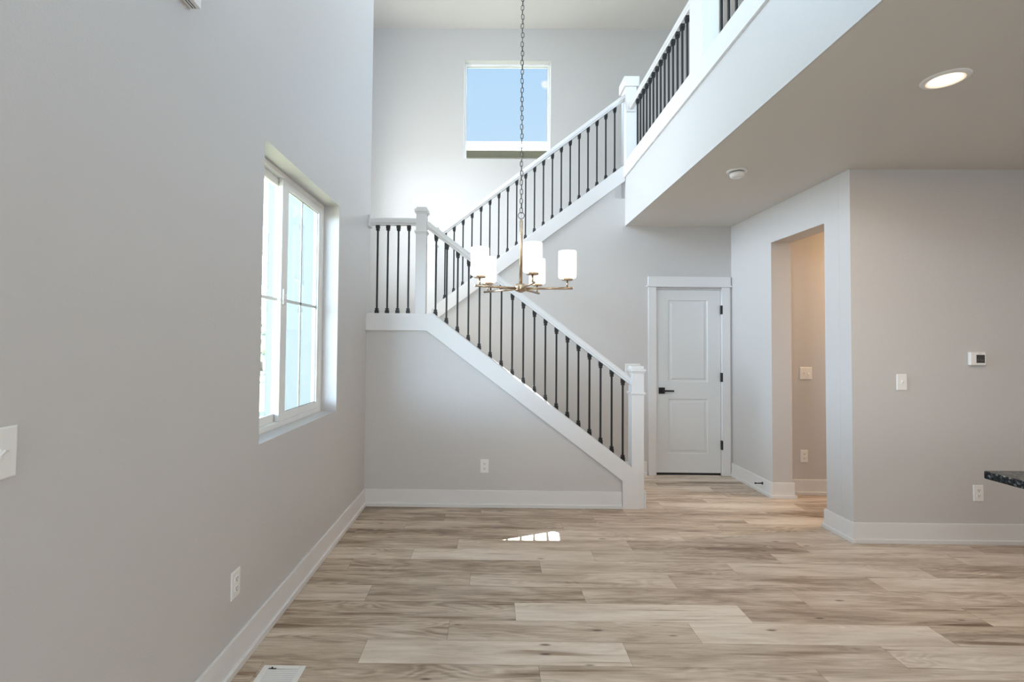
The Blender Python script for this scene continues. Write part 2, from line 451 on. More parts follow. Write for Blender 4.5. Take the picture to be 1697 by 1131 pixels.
bm = BM(); wall_grid(bm, 'y', YH, YH + 0.11, XR + 0.188, XE, 0, ZC, [])
struct('wall_passage', bm, PAINT, 'warm lit wall seen through the doorless opening', 'wall')
bm = BM(); wall_grid(bm, 'x', XE, XE + 0.1, YB - 0.1, YF, 0, ZC, [])
struct('wall_right', bm, PAINT, 'far right wall of the kitchen side outside the view', 'wall')
bm = BM(); wall_grid(bm, 'y', YB - 0.1, YB, XL, XE, 0, ZT, [])
struct('wall_back', bm, PAINT, 'plain wall behind the camera', 'wall')
bm = BM(); wall_grid(bm, 'x', 3.2, 3.3, YB, YF, ZU, ZT, [])
struct('wall_upper_right', bm, PAINT, 'upstairs wall behind the balcony railing', 'wall')
bm = BM(); box(bm, -1.95, 5.6, YB - 0.1, YF + 0.15, ZT, ZT + 0.1)
struct('ceiling', bm, CEIL, 'high pale ceiling over the stairwell', 'ceiling')
bm = BM(); box(bm, XB + 0.012, XE, YB, YD + 0.12, ZC, ZU); box(bm, 1.378, 3.3, YD + 0.121, YF, ZC + 0.05, ZU)
struct('ceiling_hall', bm, CEIL, 'low ceiling under the upper floor on the right', 'ceiling')
bm = BM(); box(bm, XB, XB + 0.012, YB, YD + 0.0, ZC, ZU + 0.01); box(bm, XB, XB + 0.12, YB, YD + 0.0, ZU + 0.01, 3.435)
struct('wall_balcony', bm, PAINT, 'bright fascia wall of the upper balcony', 'wall')

# base boards: board + shoe, along straight runs
def base_run(bm, axis, a, sgn, u0, u1, e0=0.0, e1=0.0):
    """face at a, sgn = direction the board grows into the room, e0/e1 = shoe overrun at the ends (x board thickness)"""
    for th, z0, z1 in ((0.015, 0, 0.146), (0.028, 0, 0.031)):
        x0, x1 = sorted((a, a + sgn * th)); p0, p1 = u0 - e0 * th, u1 + e1 * th
        if axis == 'x': box(bm, x0, x1, p0, p1, z0, z1)
        else: box(bm, p0, p1, x0, x1, z0, z1)
bm = BM(); base_run(bm, 'x', XL, 1, YB, YS); struct('baseboard_left', bm, TRIM, 'white baseboard along the left wall', 'baseboard', 0.003)
bm = BM(); base_run(bm, 'y', YS, -1, XL + 0.015, 1.148); struct('baseboard_stair', bm, TRIM, 'white baseboard under the stairs', 'baseboard', 0.003)
bm = BM(); base_run(bm, 'y', YD, -1, 0.9, 1.718); struct('baseboard_door', bm, TRIM, 'short white baseboard left of the door', 'baseboard', 0.003)
bm = BM(); base_run(bm, 'x', XR, -1, 4.72, YD, 1.0, 0); base_run(bm, 'y', 4.72, -1, XR, XR + 0.187, 0, 1.0)
struct('baseboard_hall', bm, TRIM, 'white baseboard between door and opening', 'baseboard', 0.003)
bm = BM(); base_run(bm, 'x', XR, -1, YR, 3.966, 1.0, 1.0); base_run(bm, 'y', YR, -1, XR, XE, 0, 0); base_run(bm, 'y', 3.966, 1, XR, XR + 0.187, 0, 0)
struct('baseboard_kitchen', bm, TRIM, 'white baseboard round the wall end and below the thermostat', 'baseboard', 0.003)
bm = BM(); base_run(bm, 'y', YH, -1, XR + 0.188, XE); struct('baseboard_passage', bm, TRIM, 'white baseboard inside the opening', 'baseboard', 0.003)

# ------------------------------------------------------------------ skirt boards of the stairs
TF = YS - 0.022
bm = BM()
bt = lambda x: 0.8925 - 0.7515 * (x - 0.286)
bt0 = 1.532
xk = 0.286 - (bt0 - 0.8925) / 0.7515
prism(bm, [(XL, bt0), (xk, bt0), (1.15, bt(1.15)), (1.15, 0), (1.296, 0), (1.296, 0.285), (1.28, ztop(1.28) + 0.004), (-0.506, 1.675), (XL, 1.675)], 'y', TF, YS)
prism(bm, [(XL, 1.672), (-0.506, 1.672), (1.235, ztop(1.235)), (1.235, ztop(1.235) + 0.012), (-0.506, 1.684), (XL, 1.684)], 'y', YS, YS + 0.112)
struct('trim_lower_stair', bm, TRIM, 'wide white skirt board edging the landing and the lower stair flight', 'trim', 0.0015)
bm = BM()
prism(bm, [(-0.64, ub(-0.64)), (1.474, ub(1.474)), (1.474, ut(1.474)), (-0.64, ut(-0.64))], 'y', YD - 0.02, YD)
prism(bm, [(-0.64, ut(-0.64) - 0.012), (1.36, ut(1.36) - 0.012), (1.36, ut(1.36)), (-0.64, ut(-0.64))], 'y', YD, YD + 0.112)
struct('trim_upper_stair', bm, TRIM, 'wide white skirt board edging the upper stair flight', 'trim', 0.0015)
bm = BM(); box(bm, XB - 0.02, XB, YB, YD - 0.02, 3.28, 3.44); box(bm, XB, XB + 0.13, YB, 5.47, 3.435, 3.44)
struct('trim_balcony', bm, TRIM, 'white band board along the top of the balcony fascia', 'trim', 0.0015)

# steps: lower flight climbs to the left, upper flight to the right
st = tag(empty('staircase', (0, 0, 0)), 'lower carpeted steps and landing behind the descending railing', 'staircase')
bm = BM()
for i in range(8):
    x1 = 1.20 - i * 0.25
    box(bm, -0.78 if i == 7 else x1 - 0.25, x1, YS + 0.115, YD - 0.03, 0.0 if i == 0 else 0.19 * i - 0.19, 0.19 * (i + 1) - (0.0 if i < 7 else 0.19 - 0.19))
obj('lower_steps', bm, CARPET, st, 0.008)
bm = BM(); box(bm, -1.775, -0.785, YS + 0.115, YF - 0.005, 1.36, 1.52)
obj('landing', bm, CARPET, st, 0.005)
st2 = tag(empty('staircase', (0, YF - 0.5, 1.52)), 'upper carpeted steps behind the ascending railing', 'staircase')
bm = BM()
for i in range(8):
    x0 = -0.62 + i * 0.249
    box(bm, x0, x0 + 0.249, YD + 0.115, YF - 0.005, 1.52 + 0.19 * i - 0.1, 1.52 + 0.19 * (i + 1))
o = obj('upper_steps', bm, CARPET, st2, 0.008); o.location -= Vector((0, YF - 0.5, 1.52))

# ------------------------------------------------------------------ railings
def shoe_bm(slope, flip=1):
    b_ = BM()
    h = 0.017
    pts = [(-h, -slope * h * 1), (h, slope * h)]
    if flip > 0:
        poly = [(-h, -slope * h), (h, slope * h), (h, 0.030), (-h, 0.030)]
    else:
        poly = [(-h, -0.030), (h, -0.030), (h, slope * h), (-h, -slope * h)]
    prism(b_, poly, 'y', -h, h)
    for hw, z0, z1 in ((0.0115, 0.030, 0.035), (0.0148, 0.035, 0.047)):
        a, c_ = (z0, z1) if flip > 0 else (-z1, -z0)
        box(b_, -hw, hw, -hw, hw, a, c_)
    return b_
def make_balusters(parent, xs, zb, ztp, y, slope, along='x'):
    first = None
    for x in xs:
        z0, z1 = zb(x), ztp(x)
        loc = (x, y, z0) if along == 'x' else (y, x, z0)
        if first is None:
            b_ = BM(); L = z1 - z0
            box(b_, -0.0078, 0.0078, -0.0078, 0.0078, 0.001, L - 0.001)
            first = obj('baluster', b_, BLACK, parent, 0.0015, 1)
            obj('shoe', shoe_bm(slope, 1), BLACK, first, 0.001, 1)
            obj('shoe', shoe_bm(slope, -1), BLACK, first, 0.001, 1, loc=(0, 0, L))
            first.location = loc
        else:
            c = copy_tree(first, parent); c.location = loc
def rail_profile():
    return [(-0.021, 0.0), (0.021, 0.0), (0.021, 0.012), (0.031, 0.022), (0.031, 0.052), (0.025, 0.066), (-0.025, 0.066), (-0.031, 0.052), (-0.031, 0.022), (-0.021, 0.012)]
def rail_bm(p0, p1, scale_z=1.0):
    """sheared rail from p0 to p1 (bottom centre points), plumb cut ends"""
    b_ = BM(); p0, p1 = Vector(p0), Vector(p1)
    d = p1 - p0; d.z = 0; side = Vector((-d.y, d.x, 0)).normalized()
    A = [b_.verts.new(p0 + side * u + Vector((0, 0, z * scale_z))) for u, z in rail_profile()]
    B = [b_.verts.new(p1 + side * u + Vector((0, 0, z * scale_z))) for u, z in rail_profile()]
    n = len(A); b_.faces.new(A); b_.faces.new(B[::-1])
    for i in range(n): b_.faces.new((A[i], A[(i + 1) % n], B[(i + 1) % n], B[i]))
    return b_
def newel(parent, x0, x1, y0, y1, z0, z1, band=None, foot=False):
    root = obj('newel_post', (lambda b_: (box(b_, x0, x1, y0, y1, z0, z1 - 0.03), b_)[1])(BM()), TRIM, parent, 0.003)
    b_ = BM(); o = 0.014
    box(b_, x0 - o, x1 + o, y0 - o, y1 + o, z1 - 0.046, z1 - 0.024)
    box(b_, x0 - o * .5, x1 + o * .5, y0 - o * .5, y1 + o * .5, z1 - 0.058, z1 - 0.046)
    box(b_, x0 + 0.002, x1 - 0.002, y0 + 0.002, y1 - 0.002, z1 - 0.024, z1)
    obj('cap', b_, TRIM, root, 0.002)
    if band:
        b_ = BM(); o2 = 0.012
        box(b_, x0 - o2, x1 + o2, y0 - o2, y1 + o2, band - 0.010, band + 0.006)
        box(b_, x0 - 0.005, x1 + 0.005, y0 - 0.005, y1 + 0.005, band - 0.020, band - 0.010)
        obj('collar', b_, TRIM, root, 0.002)
    if foot:
        b_ = BM()
        box(b_, x1, x1 + 0.017, y0 - 0.004, y1 + 0.017, 0, 0.146); box(b_, x0, x1, y1, y1 + 0.017, 0, 0.146)
        obj('base_wrap', b_, TRIM, root, 0.003)
    return root
YBL = YS + 0.05
# lower flight
low = tag(empty('stair_railing', (0.35, YBL, 0)), 'descending railing with black balusters on the lower flight, ending at the floor newel post', 'railing')
def shift(parent, fn):
    return fn
LOFF = Vector((0.35, YBL, 0))
def child_fix(root, off):
    for ch in root.children:
        ch.location = ch.location - off
xs = [-0.4975 + 0.09805 * i for i in range(18)]
zlo = lambda x: ztop(x) + 0.010
zhi = lambda x: 2.389 - 0.7600 * (x + 0.504)
make_balusters(low, xs, zlo, zhi, YBL, -S)
obj('handrail', rail_bm((-0.579, YBL, zhi(-0.579)), (1.238, YBL, zhi(1.238)), 1.10), TRIM, low, 0.002)
newel(low, 1.233, 1.342, YS - 0.005, YS + 0.105, 0, 1.236, band=1.003, foot=True)
child_fix(low, LOFF)
# landing railing
lan = tag(empty('landing_railing', (-0.85, YBL, 1.68)), 'short level railing with four black balusters on the landing, between wall and newel post', 'railing')
zl0 = lambda x: 1.684
zl1 = lambda x: 2.474
make_balusters(lan, [-1.021, -0.929, -0.836, -0.742], zl0, zl1, YBL, 0.0)
obj('handrail', rail_bm((XL + 0.018, YBL, 2.474), (-0.676, YBL, 2.474), 0.95), TRIM, lan, 0.002)
b_ = BM(); box(b_, XL, XL + 0.02, YBL - 0.045, YBL + 0.043, 2.455, 2.56); obj('rosette', b_, TRIM, lan, 0.003)
newel(lan, -0.675, -0.580, YS + 0.003, YS + 0.098, 1.684, 2.634, band=2.415)
child_fix(lan, Vector((-0.85, YBL, 1.68)))
# upper flight
YBU = YD + 0.055
upr = tag(empty('stair_railing', (0.4, YBU, 1.8)), 'ascending railing with black balusters on the upper flight, rising to the balcony corner post', 'railing')
zu0 = lambda x: ut(x)
zu1 = lambda x: 2.659 + 0.7605 * (x + 0.5237) - 0.004
make_balusters(upr, [-0.5237 + 0.0999 * i for i in range(20)], zu0, zu1, YBU, 0.7575)
obj('handrail', rail_bm((-0.62, YBU, zu1(-0.62)), (1.478, YBU, zu1(1.478)), 1.05), TRIM, upr, 0.002)
newel(upr, -0.715, -0.615, YBU - 0.05, YBU + 0.05, 1.52, 2.755, band=2.52)
child_fix(upr, Vector((0.4, YBU, 1.8)))
# balcony
bal = tag(empty('balcony_railing', (XB + 0.06, 3.5, 3.44)), 'level upstairs railing with black balusters along the balcony edge', 'railing')
XBB = XB + 0.058
ys = [5.234 - 0.1031 * i for i in range(14)]
make_balusters(bal, ys, lambda y: 3.44, lambda y: 4.035, XBB, 0.0, along='y')
ys = [3.308 - 0.1017 * i for i in range(14)]
make_balusters(bal, ys, lambda y: 3.44, lambda y: 4.035, XBB, 0.0, along='y')
obj('handrail', rail_bm((XBB, 3.715, 4.035), (XBB, 5.46, 4.035)), TRIM, bal, 0.002)
obj('handrail', rail_bm((XBB, 1.75, 4.035), (XBB, 3.48, 4.035)), TRIM, bal, 0.002)
b_ = BM(); box(b_, XBB - 0.048, XBB + 0.048, 5.462, 5.479, 4.015, 4.125); obj('rosette', b_, TRIM, bal, 0.003)
for y0, y1, zb_ in ((5.48, 5.675, 3.44), (3.482, 3.712, 3.44), (1.55, 1.75, 3.44)):
    root = obj('newel_post', (lambda q: (box(q, XB + 0.002, XB + 0.12, y0, y1, zb_ if y0 < 5 else 3.05, 4.34), q)[1])(BM()), TRIM, bal, 0.003)
    b_ = BM(); box(b_, XB - 0.022, XB + 0.144, y0 - 0.022, y1 + 0.022, 4.30, 4.41); obj('cap', b_, TRIM, root, 0.003)
child_fix(bal, Vector((XB + 0.06, 3.5, 3.44)))

# ------------------------------------------------------------------ door
door = tag(empty('door_1', (2.18, YD, 0)), 'white two panel closet door with black lever in a white casing', 'door', None, 'structure')
def at_door(o): o.location = o.location - Vector((2.18, YD, 0)); return o
DX0, DX1, DF = 1.826, 2.534, YD + 0.012
def panel_door():
    b_ = BM()
    px0, px1 = 1.958, 2.394
    rows = [(0.026, 0.233), (0.233, 0.834), (0.834, 1.02), (1.02, 1.924), (1.924, 2.037)]
    box(b_, DX0, DX1, DF + 0.012, DF + 0.036, 0.026, 2.037)
    box(b_, DX0, px0, DF, DF + 0.012, 0.026, 2.037); box(b_, px1, DX1, DF, DF + 0.012, 0.026, 2.037)
    for i in (0, 2, 4): box(b_, px0, px1, DF, DF + 0.012, *rows[i])
    for i in (1, 3):
        z0, z1 = rows[i]
        def ring(in0, d0, in1, d1):
            A = [b_.verts.new(p) for p in ((px0 + in0, DF + d0, z0 + in0), (px1 - in0, DF + d0, z0 + in0), (px1 - in0, DF + d0, z1 - in0), (px0 + in0, DF + d0, z1 - in0))]
            B = [b_.verts.new(p) for p in ((px0 + in1, DF + d1, z0 + in1), (px1 - in1, DF + d1, z0 + in1), (px1 - in1, DF + d1, z1 - in1), (px0 + in1, DF + d1, z1 - in1))]
            for k in range(4): b_.faces.new((A[k], A[(k + 1) % 4], B[(k + 1) % 4], B[k]))
            return B
        ring(0.0, 0.0, 0.010, 0.0115)
        ring(0.010, 0.0115, 0.022, 0.0115)
        B = ring(0.022, 0.0115, 0.042, 0.002)
        b_.faces.new(B)
    return b_
at_door(obj('door_slab', panel_door(), DOORM, door))
b_ = BM()
cf = YD - 0.018
box(b_, 1.732, 1.819, cf, YD, 0, 2.066); box(b_, 2.541, 2.628, cf, YD, 0, 2.066)
box(b_, 1.805, 1.822, YD, YD + 0.10, 0, 2.05); box(b_, 2.538, 2.555, YD, YD + 0.10, 0, 2.05); box(b_, 1.805, 2.555, YD, YD + 0.10, 2.041, 2.052)
box(b_, 1.822, 1.84, DF + 0.04, DF + 0.055, 0, 2.04); box(b_, 2.52, 2.538, DF + 0.04, DF + 0.055, 0, 2.04); box(b_, 1.84, 2.52, DF + 0.04, DF + 0.055, 2.02, 2.04)
at_door(obj('casing', b_, TRIM, door, 0.002))
b_ = BM(); box(b_, 1.728, 2.636, cf - 0.003, YD, 2.084, 2.182); box(b_, 1.712, 2.648, cf - 0.014, YD, 2.066, 2.084)
at_door(obj('head_casing', b_, TRIM, door, 0.002))
b_ = BM(); box(b_, DX0, DX1, DF + 0.008, DF + 0.035, 0.0, 0.025); at_door(obj('gap_shade', b_, DARK, door))  # dark box painting the shade in the gap under the door
hd = obj('door_handle', (lambda q: (box(q, 1.853, 1.919, DF - 0.010, DF, 0.889, 0.957), lathe(q, [(0.011, -0.045), (0.011, -0.010)], (1.886, DF, 0.923), 16, axis='y'), q)[-1])(BM()), BLACK, door, 0.001); at_door(hd)
b_ = BM(); box(b_, 1.876, 2.004, DF - 0.057, DF - 0.043, 0.914, 0.932); obj('lever', b_, BLACK, hd, 0.003)
for z0, z1 in ((1.769, 1.866), (1.026, 1.125), (0.284, 0.383)):
    b_ = BM(); lathe(b_, [(0.0085, z0), (0.0085, z1)], (2.5375, DF - 0.008, 0), 14); box(b_, 2.530, 2.546, YD - 0.019, DF + 0.006, z0, z1)
    at_door(obj('hinge', b_, BLACK, door))
for nm in ('casing', 'head_casing'): pass

# doorstop on the base board
b_ = BM(); lathe(b_, [(0.013, 0.0), (0.013, 0.006), (0.006, 0.012), (0.0048, 0.060), (0.0075, 0.064), (0.0075, 0.076)], (0, 0, 0), 16)
o = obj('door_stop', b_, BLACK, None)
o.rotation_euler = (0, -math.pi / 2, 0); o.location = (XR - 0.015, 4.865, 0.098)
tag(o, 'small black spring door stop sticking out of the baseboard beside the opening', 'door stop')

# ------------------------------------------------------------------ windows
# left slider
w1 = tag(empty('window_1', (XL - 0.13, 2.964, 0.933)), 'white sliding window set deep in the left wall', 'window', None, 'structure')
W1O = Vector((XL - 0.13, 2.964, 0.933))
def aw(o): o.location = o.location - W1O; return o
y0, y1, z0, z1 = 2.373, 3.555, 0.933, 2.403
xf0, xf1 = XL - 0.168, XL - 0.110
def rect_frame(b_, axis, a0, a1, u0, u1, zz0, zz1, w):
    def bb(ua, ub_, za, zb):
        if axis == 'x': box(b_, a0, a1, ua, ub_, za, zb)
        else: box(b_, ua, ub_, a0, a1, za, zb)
    ws = w if isinstance(w, tuple) else (w, w, w, w)   # left, right, bottom, top
    bb(u0, u0 + ws[0], zz0, zz1); bb(u1 - ws[1], u1, zz0, zz1)
    bb(u0 + ws[0], u1 - ws[1], zz0, zz0 + ws[2]); bb(u0 + ws[0], u1 - ws[1], zz1 - ws[3], zz1)
b_ = BM(); rect_frame(b_, 'x', xf0, xf1, y0, y1, z0, z1, (0.045, 0.045, 0.03, 0.03)); aw(obj('frame', b_, VINYL, w1, 0.002))
ym = 2.905
# outer (near) sash
b_ = BM(); rect_frame(b_, 'x', xf0 + 0.004, xf0 + 0.026, y0 + 0.046, ym + 0.01, z0 + 0.031, z1 - 0.031, (0.045, 0.05, 0.045, 0.045)); s1 = aw(obj('sash', b_, VINYL, w1, 0.002))
b_ = BM(); box(b_, xf0 + 0.012, xf0 + 0.018, y0 + 0.091, ym - 0.04, z0 + 0.076, z1 - 0.076); obj('pane', b_, GLASS, s1)
b_ = BM(); zc_ = (z0 + z1) / 2; box(b_, xf0 + 0.0185, xf0 + 0.0225, y0 + 0.091, ym - 0.04, zc_ - 0.009, zc_ + 0.009); ymid = (y0 + 0.091 + ym - 0.04) / 2; box(b_, xf0 + 0.0185, xf0 + 0.0225, ymid - 0.009, ymid + 0.009, z0 + 0.076, z1 - 0.076)
obj('muntin', b_, VINYL, s1)
# inner (far) sash
ya, yb2 = ym - 0.05, y1 - 0.046
b_ = BM(); rect_frame(b_, 'x', xf1 - 0.028, xf1 - 0.003, ya, yb2, z0 + 0.031, z1 - 0.031, (0.085, 0.045, 0.045, 0.045)); s2 = aw(obj('sash', b_, VINYL, w1, 0.002))
b_ = BM(); rect_frame(b_, 'x', xf1 - 0.016, xf1 - 0.012, ya + 0.084, yb2 - 0.044, z0 + 0.075, z1 - 0.075, 0.004); obj('gasket', b_, GROOVE, s2)
b_ = BM(); box(b_, xf1 - 0.020, xf1 - 0.014, ya + 0.085, yb2 - 0.045, z0 + 0.076, z1 - 0.076); obj('pane', b_, GLASS, s2)
b_ = BM(); ymid = (ya + 0.085 + yb2 - 0.045) / 2
box(b_, xf1 - 0.0265, xf1 - 0.0215, ya + 0.085, yb2 - 0.045, zc_ - 0.009, zc_ + 0.009); box(b_, xf1 - 0.0265, xf1 - 0.0215, ymid - 0.009, ymid + 0.009, z0 + 0.076, z1 - 0.076)
obj('muntin', b_, VINYL, s2)
b_ = BM(); box(b_, xf1 - 0.003, xf1 + 0.010, ya + 0.012, ya + 0.05, zc_ - 0.03, zc_ + 0.06); box(b_, xf1 + 0.010, xf1 + 0.018, ya - 0.01, ya + 0.03, zc_ - 0.005, zc_ + 0.03)
aw(obj('latch', b_, PLASTIC, w1, 0.004))
# stair window
w2 = tag(empty('window_2', ((WX0 + WX1) / 2, YF + 0.1, WZ0)), 'square fixed window high in the pale wall behind the stairs', 'window', None, 'structure')
W2O = Vector(((WX0 + WX1) / 2, YF + 0.1, WZ0))
b_ = BM(); rect_frame(b_, 'y', YF + 0.085, YF + 0.145, WX0, WX1, WZ0, WZ1, 0.030); o = obj('frame', b_, VINYL, w2, 0.002); o.location -= W2O
b_ = BM(); rect_frame(b_, 'y', YF + 0.108, YF + 0.112, WX0 + 0.030, WX1 - 0.030, WZ0 + 0.03, WZ1 - 0.03, 0.005); o = obj('gasket', b_, GROOVE, w2); o.location -= W2O
b_ = BM(); box(b_, WX0 + 0.030, WX1 - 0.030, YF + 0.114, YF + 0.120, WZ0 + 0.03, WZ1 - 0.03); o = obj('pane', b_, GLASS, w2); o.location -= W2O

# ------------------------------------------------------------------ wall plates
def plate_bm(w, h):
    b_ = BM(); d = 0.006; e = 0.004
    A = [b_.verts.new(p) for p in ((-w / 2, 0, -h / 2), (w / 2, 0, -h / 2), (w / 2, 0, h / 2), (-w / 2, 0, h / 2))]
    B = [b_.verts.new(p) for p in ((-w / 2, -d * .6, -h / 2), (w / 2, -d * .6, -h / 2), (w / 2, -d * .6, h / 2), (-w / 2, -d * .6, h / 2))]
    D = [b_.verts.new(p) for p in ((-w / 2 + e, -d, -h / 2 + e), (w / 2 - e, -d, -h / 2 + e), (w / 2 - e, -d, h / 2 - e), (-w / 2 + e, -d, h / 2 - e))]
    b_.faces.new(A)
    for P_, Q_ in ((A, B), (B, D)):
        for k in range(4): b_.faces.new((P_[k], P_[(k + 1) % 4], Q_[(k + 1) % 4], Q_[k]))
    b_.faces.new(D)
    return b_
def outlet(label, loc, rz):
    r = tag(empty('wall_outlet', loc, rz), label, 'outlet', 'white duplex wall outlets')
    obj('cover_plate', plate_bm(0.073, 0.118), PLASTIC, r)
    for zc in (0.0205, -0.0205):
        b_ = BM()
        pts = []
        for k in range(24):
            a = 2 * math.pi * k / 24
            pts.append((0.0172 * math.cos(a), max(-0.0125, min(0.0125, 0.0172 * math.sin(a))) + zc))
        prism(b_, pts, 'y', -0.0085, -0.0055)
        q = obj('receptacle', b_, PLASTIC, r)
        b_ = BM()
        box(b_, -0.0078, -0.0050, -0.0088, -0.0084, zc - 0.0005, zc + 0.0085); box(b_, 0.0050, 0.0078, -0.0088, -0.0084, zc - 0.0005, zc + 0.0075)
        lathe(b_, [(0.0031, -0.0088), (0.0031, -0.0084)], (0, 0, zc - 0.0065), 12, axis='y')
        obj('slots', b_, DARK, q)
    b_ = BM(); lathe(b_, [(0.003, -0.0068), (0.003, -0.0058)], (0, 0, 0), 10, axis='y'); obj('screw', b_, PLASTIC, r)
    return r
def switch(label, loc, rz, gangs=1, up_=True):
    w = {1: 0.074, 2: 0.118, 3: 0.166}[gangs]
    r = tag(empty('light_switch', loc, rz), label, 'light switch')
    obj('cover_plate', plate_bm(w, 0.118), PLASTIC, r)
    for g_ in range(gangs):
        x = (g_ - (gangs - 1) / 2) * 0.046
        b_ = BM(); box(b_, x - 0.0055, x + 0.0055, -0.0075, -0.0055, -0.0125, 0.0125)
        s = 1 if (up_ and g_ != 1) else -1
        prism(b_, [(-0.0070, -0.005 * s), (-0.0070, 0.006 * s), (-0.018, 0.012 * s), (-0.018, 0.007 * s)], 'x', x - 0.0042, x + 0.0042)
        obj('toggle', b_, PLASTIC, r, 0.0008)
        for zc in (0.030, -0.030):
            b_ = BM(); lathe(b_, [(0.003, -0.0068), (0.003, -0.0058)], (x, 0, zc), 10, axis='y'); obj('screw', b_, PLASTIC, r)
    return r
outlet('white duplex outlet low on the wall under the stairs', (-0.048, YS, 0.354), 0)
outlet('white duplex outlet on the left wall, foreground, above the baseboard', (XL, 2.178, 0.372), math.pi / 2)
outlet('white duplex outlet below the thermostat, next to the dark countertop corner', (3.555, YR, 0.365), 0)
outlet('white duplex outlet seen through the doorless opening, below the double switch', (3.022, YH, 0.368), 0)
switch('white single light switch on the greige wall, left of the thermostat', (3.012, YR, 1.166), 0)
switch('white two toggle switch plate inside the doorless opening', (3.046, YH, 1.163), 0, 2)
switch('white wide switch plate half hidden behind the bottom newel post', (1.562, YD, 1.157), 0, 3)
switch('white light switch at the left edge of the left wall, cut by the frame', (XL, 1.116, 1.164), math.pi / 2)

# thermostat
th = tag(empty('thermostat', (3.55, YR, 1.344)), 'small white thermostat with dark screen on the greige wall', 'thermostat')
b_ = BM(); box(b_, -0.058, 0.058, -0.026, -0.004, -0.049, 0.049); obj('housing', b_, PLASTIC, th, 0.007, 3)
b_ = BM(); box(b_, -0.052, 0.052, -0.006, 0.0, -0.046, 0.046); obj('back_plate', b_, PLASTIC, th)
scn = obj('screen', (lambda q: (box(q, -0.014, 0.046, -0.0268, -0.0255, -0.031, 0.028), q)[1])(BM()), SCREEN, th)
b_ = BM()
box(b_, -0.010, 0.042, -0.0272, -0.0268, -0.0175, -0.0155)
for dx in (-0.006, 0.000): box(b_, dx, dx + 0.004, -0.0272, -0.0268, -0.012, -0.002)
box(b_, 0.012, 0.015, -0.0272, -0.0268, -0.013, 0.0); box(b_, 0.020, 0.038, -0.0272, -0.0268, -0.012, -0.009)
obj('readout', b_, SCREENTXT, scn)
b_ = BM(); box(b_, 0.002, 0.026, -0.0264, -0.0258, 0.0365, 0.0385); obj('maker_mark', b_, GREYPRINT, th)

# door chime box high on the left wall
ch = tag(empty('door_chime', (XL, 1.665, 2.695)), 'white door chime box high on the left wall at the top edge', 'door chime')
b_ = BM(); box(b_, 0.0, 0.040, -0.10, 0.10, -0.072, 0.075); obj('cover', b_, PLASTIC, ch, 0.003)
b_ = BM()
for xx in (0.012, 0.022): box(b_, xx, xx + 0.003, -0.09, 0.092, -0.0728, -0.0715)
obj('slots', b_, DARK, ch)

# ------------------------------------------------------------------ ceiling fixtures
sd = tag(empty('smoke_detector', (1.846, 3.735, ZC)), 'round white smoke detector on the low ceiling', 'smoke detector')
b_ = BM(); lathe(b_, [(0.074, 0.0), (0.074, -0.008), (0.070, -0.012)], (0, 0, 0), 40); obj('mounting_ring', b_, PLASTIC, sd)
b_ = BM(); lathe(b_, [(0.048, -0.011), (0.048, -0.019)], (0, 0, 0), 40); obj('vent_gap', b_, DARK, sd)
b_ = BM(); lathe(b_, [(0.053, -0.018), (0.052, -0.036), (0.046, -0.047), (0.036, -0.052), (0.030, -0.052)], (0, 0, 0), 40); q = obj('dome', b_, PLASTIC, sd)
b_ = BM(); lathe(b_, [(0.016, -0.0515), (0.015, -0.056), (0.006, -0.057)], (0.012, -0.02, 0), 24); obj('test_button', b_, PLASTIC, q)

def downlight(loc, label):
    dl = tag(empty('recessed_light', loc), label, 'ceiling light')
    b_ = BM()
    prof = [(0.066, -0.001), (0.068, -0.006), (0.075, -0.009), (0.092, -0.007), (0.098, -0.002), (0.098, 0.0)]
    lathe(b_, prof, (0, 0, 0), 48, cap=False); obj('trim_ring', b_, PLASTIC, dl)
    b_ = BM(); lathe(b_, [(0.066, -0.0015), (0.03, -0.003), (0.004, -0.0035)], (0, 0, 0), 48); obj('lens', b_, LENS, dl)
    b_ = BM(); lathe(b_, [(0.0655, -0.0045), (0.070, -0.0085), (0.0755, -0.0095)], (0, 0, 0), 48, cap=False); obj('glow_ring', b_, GLOWR, dl)
    d = bpy.data.lights.new('downlight_glow', 'AREA'); d.shape = 'DISK'; d.size = 0.13; d.energy = 17; d.color = (1.0, 0.74, 0.48)
    lo = bpy.data.objects.new('downlight_glow', d); C.objects.link(lo); lo.parent = dl; lo.location = (0, 0, -0.012)
    return dl
downlight((2.222, 2.428, ZC), 'lit round recessed light in the low ceiling')
d = bpy.data.lights.new('passage_lamp', 'AREA'); d.shape = 'DISK'; d.size = 0.13; d.energy = 30; d.color = (1.0, 0.64, 0.34)
kd = bpy.data.lights.new('kitchen_ceiling_fill', 'AREA'); kd.shape = 'DISK'; kd.size = 0.13; kd.energy = 14; kd.color = (1.0, 0.70, 0.42)  # added unseen lamp without a fixture; warms the thermostat wall
ko = bpy.data.objects.new('kitchen_ceiling_fill', kd); C.objects.link(ko); ko.location = (3.9, 1.2, ZC - 0.012)
lo = bpy.data.objects.new('passage_lamp', d); C.objects.link(lo); lo.location = (4.15, 4.3, ZC - 0.01)

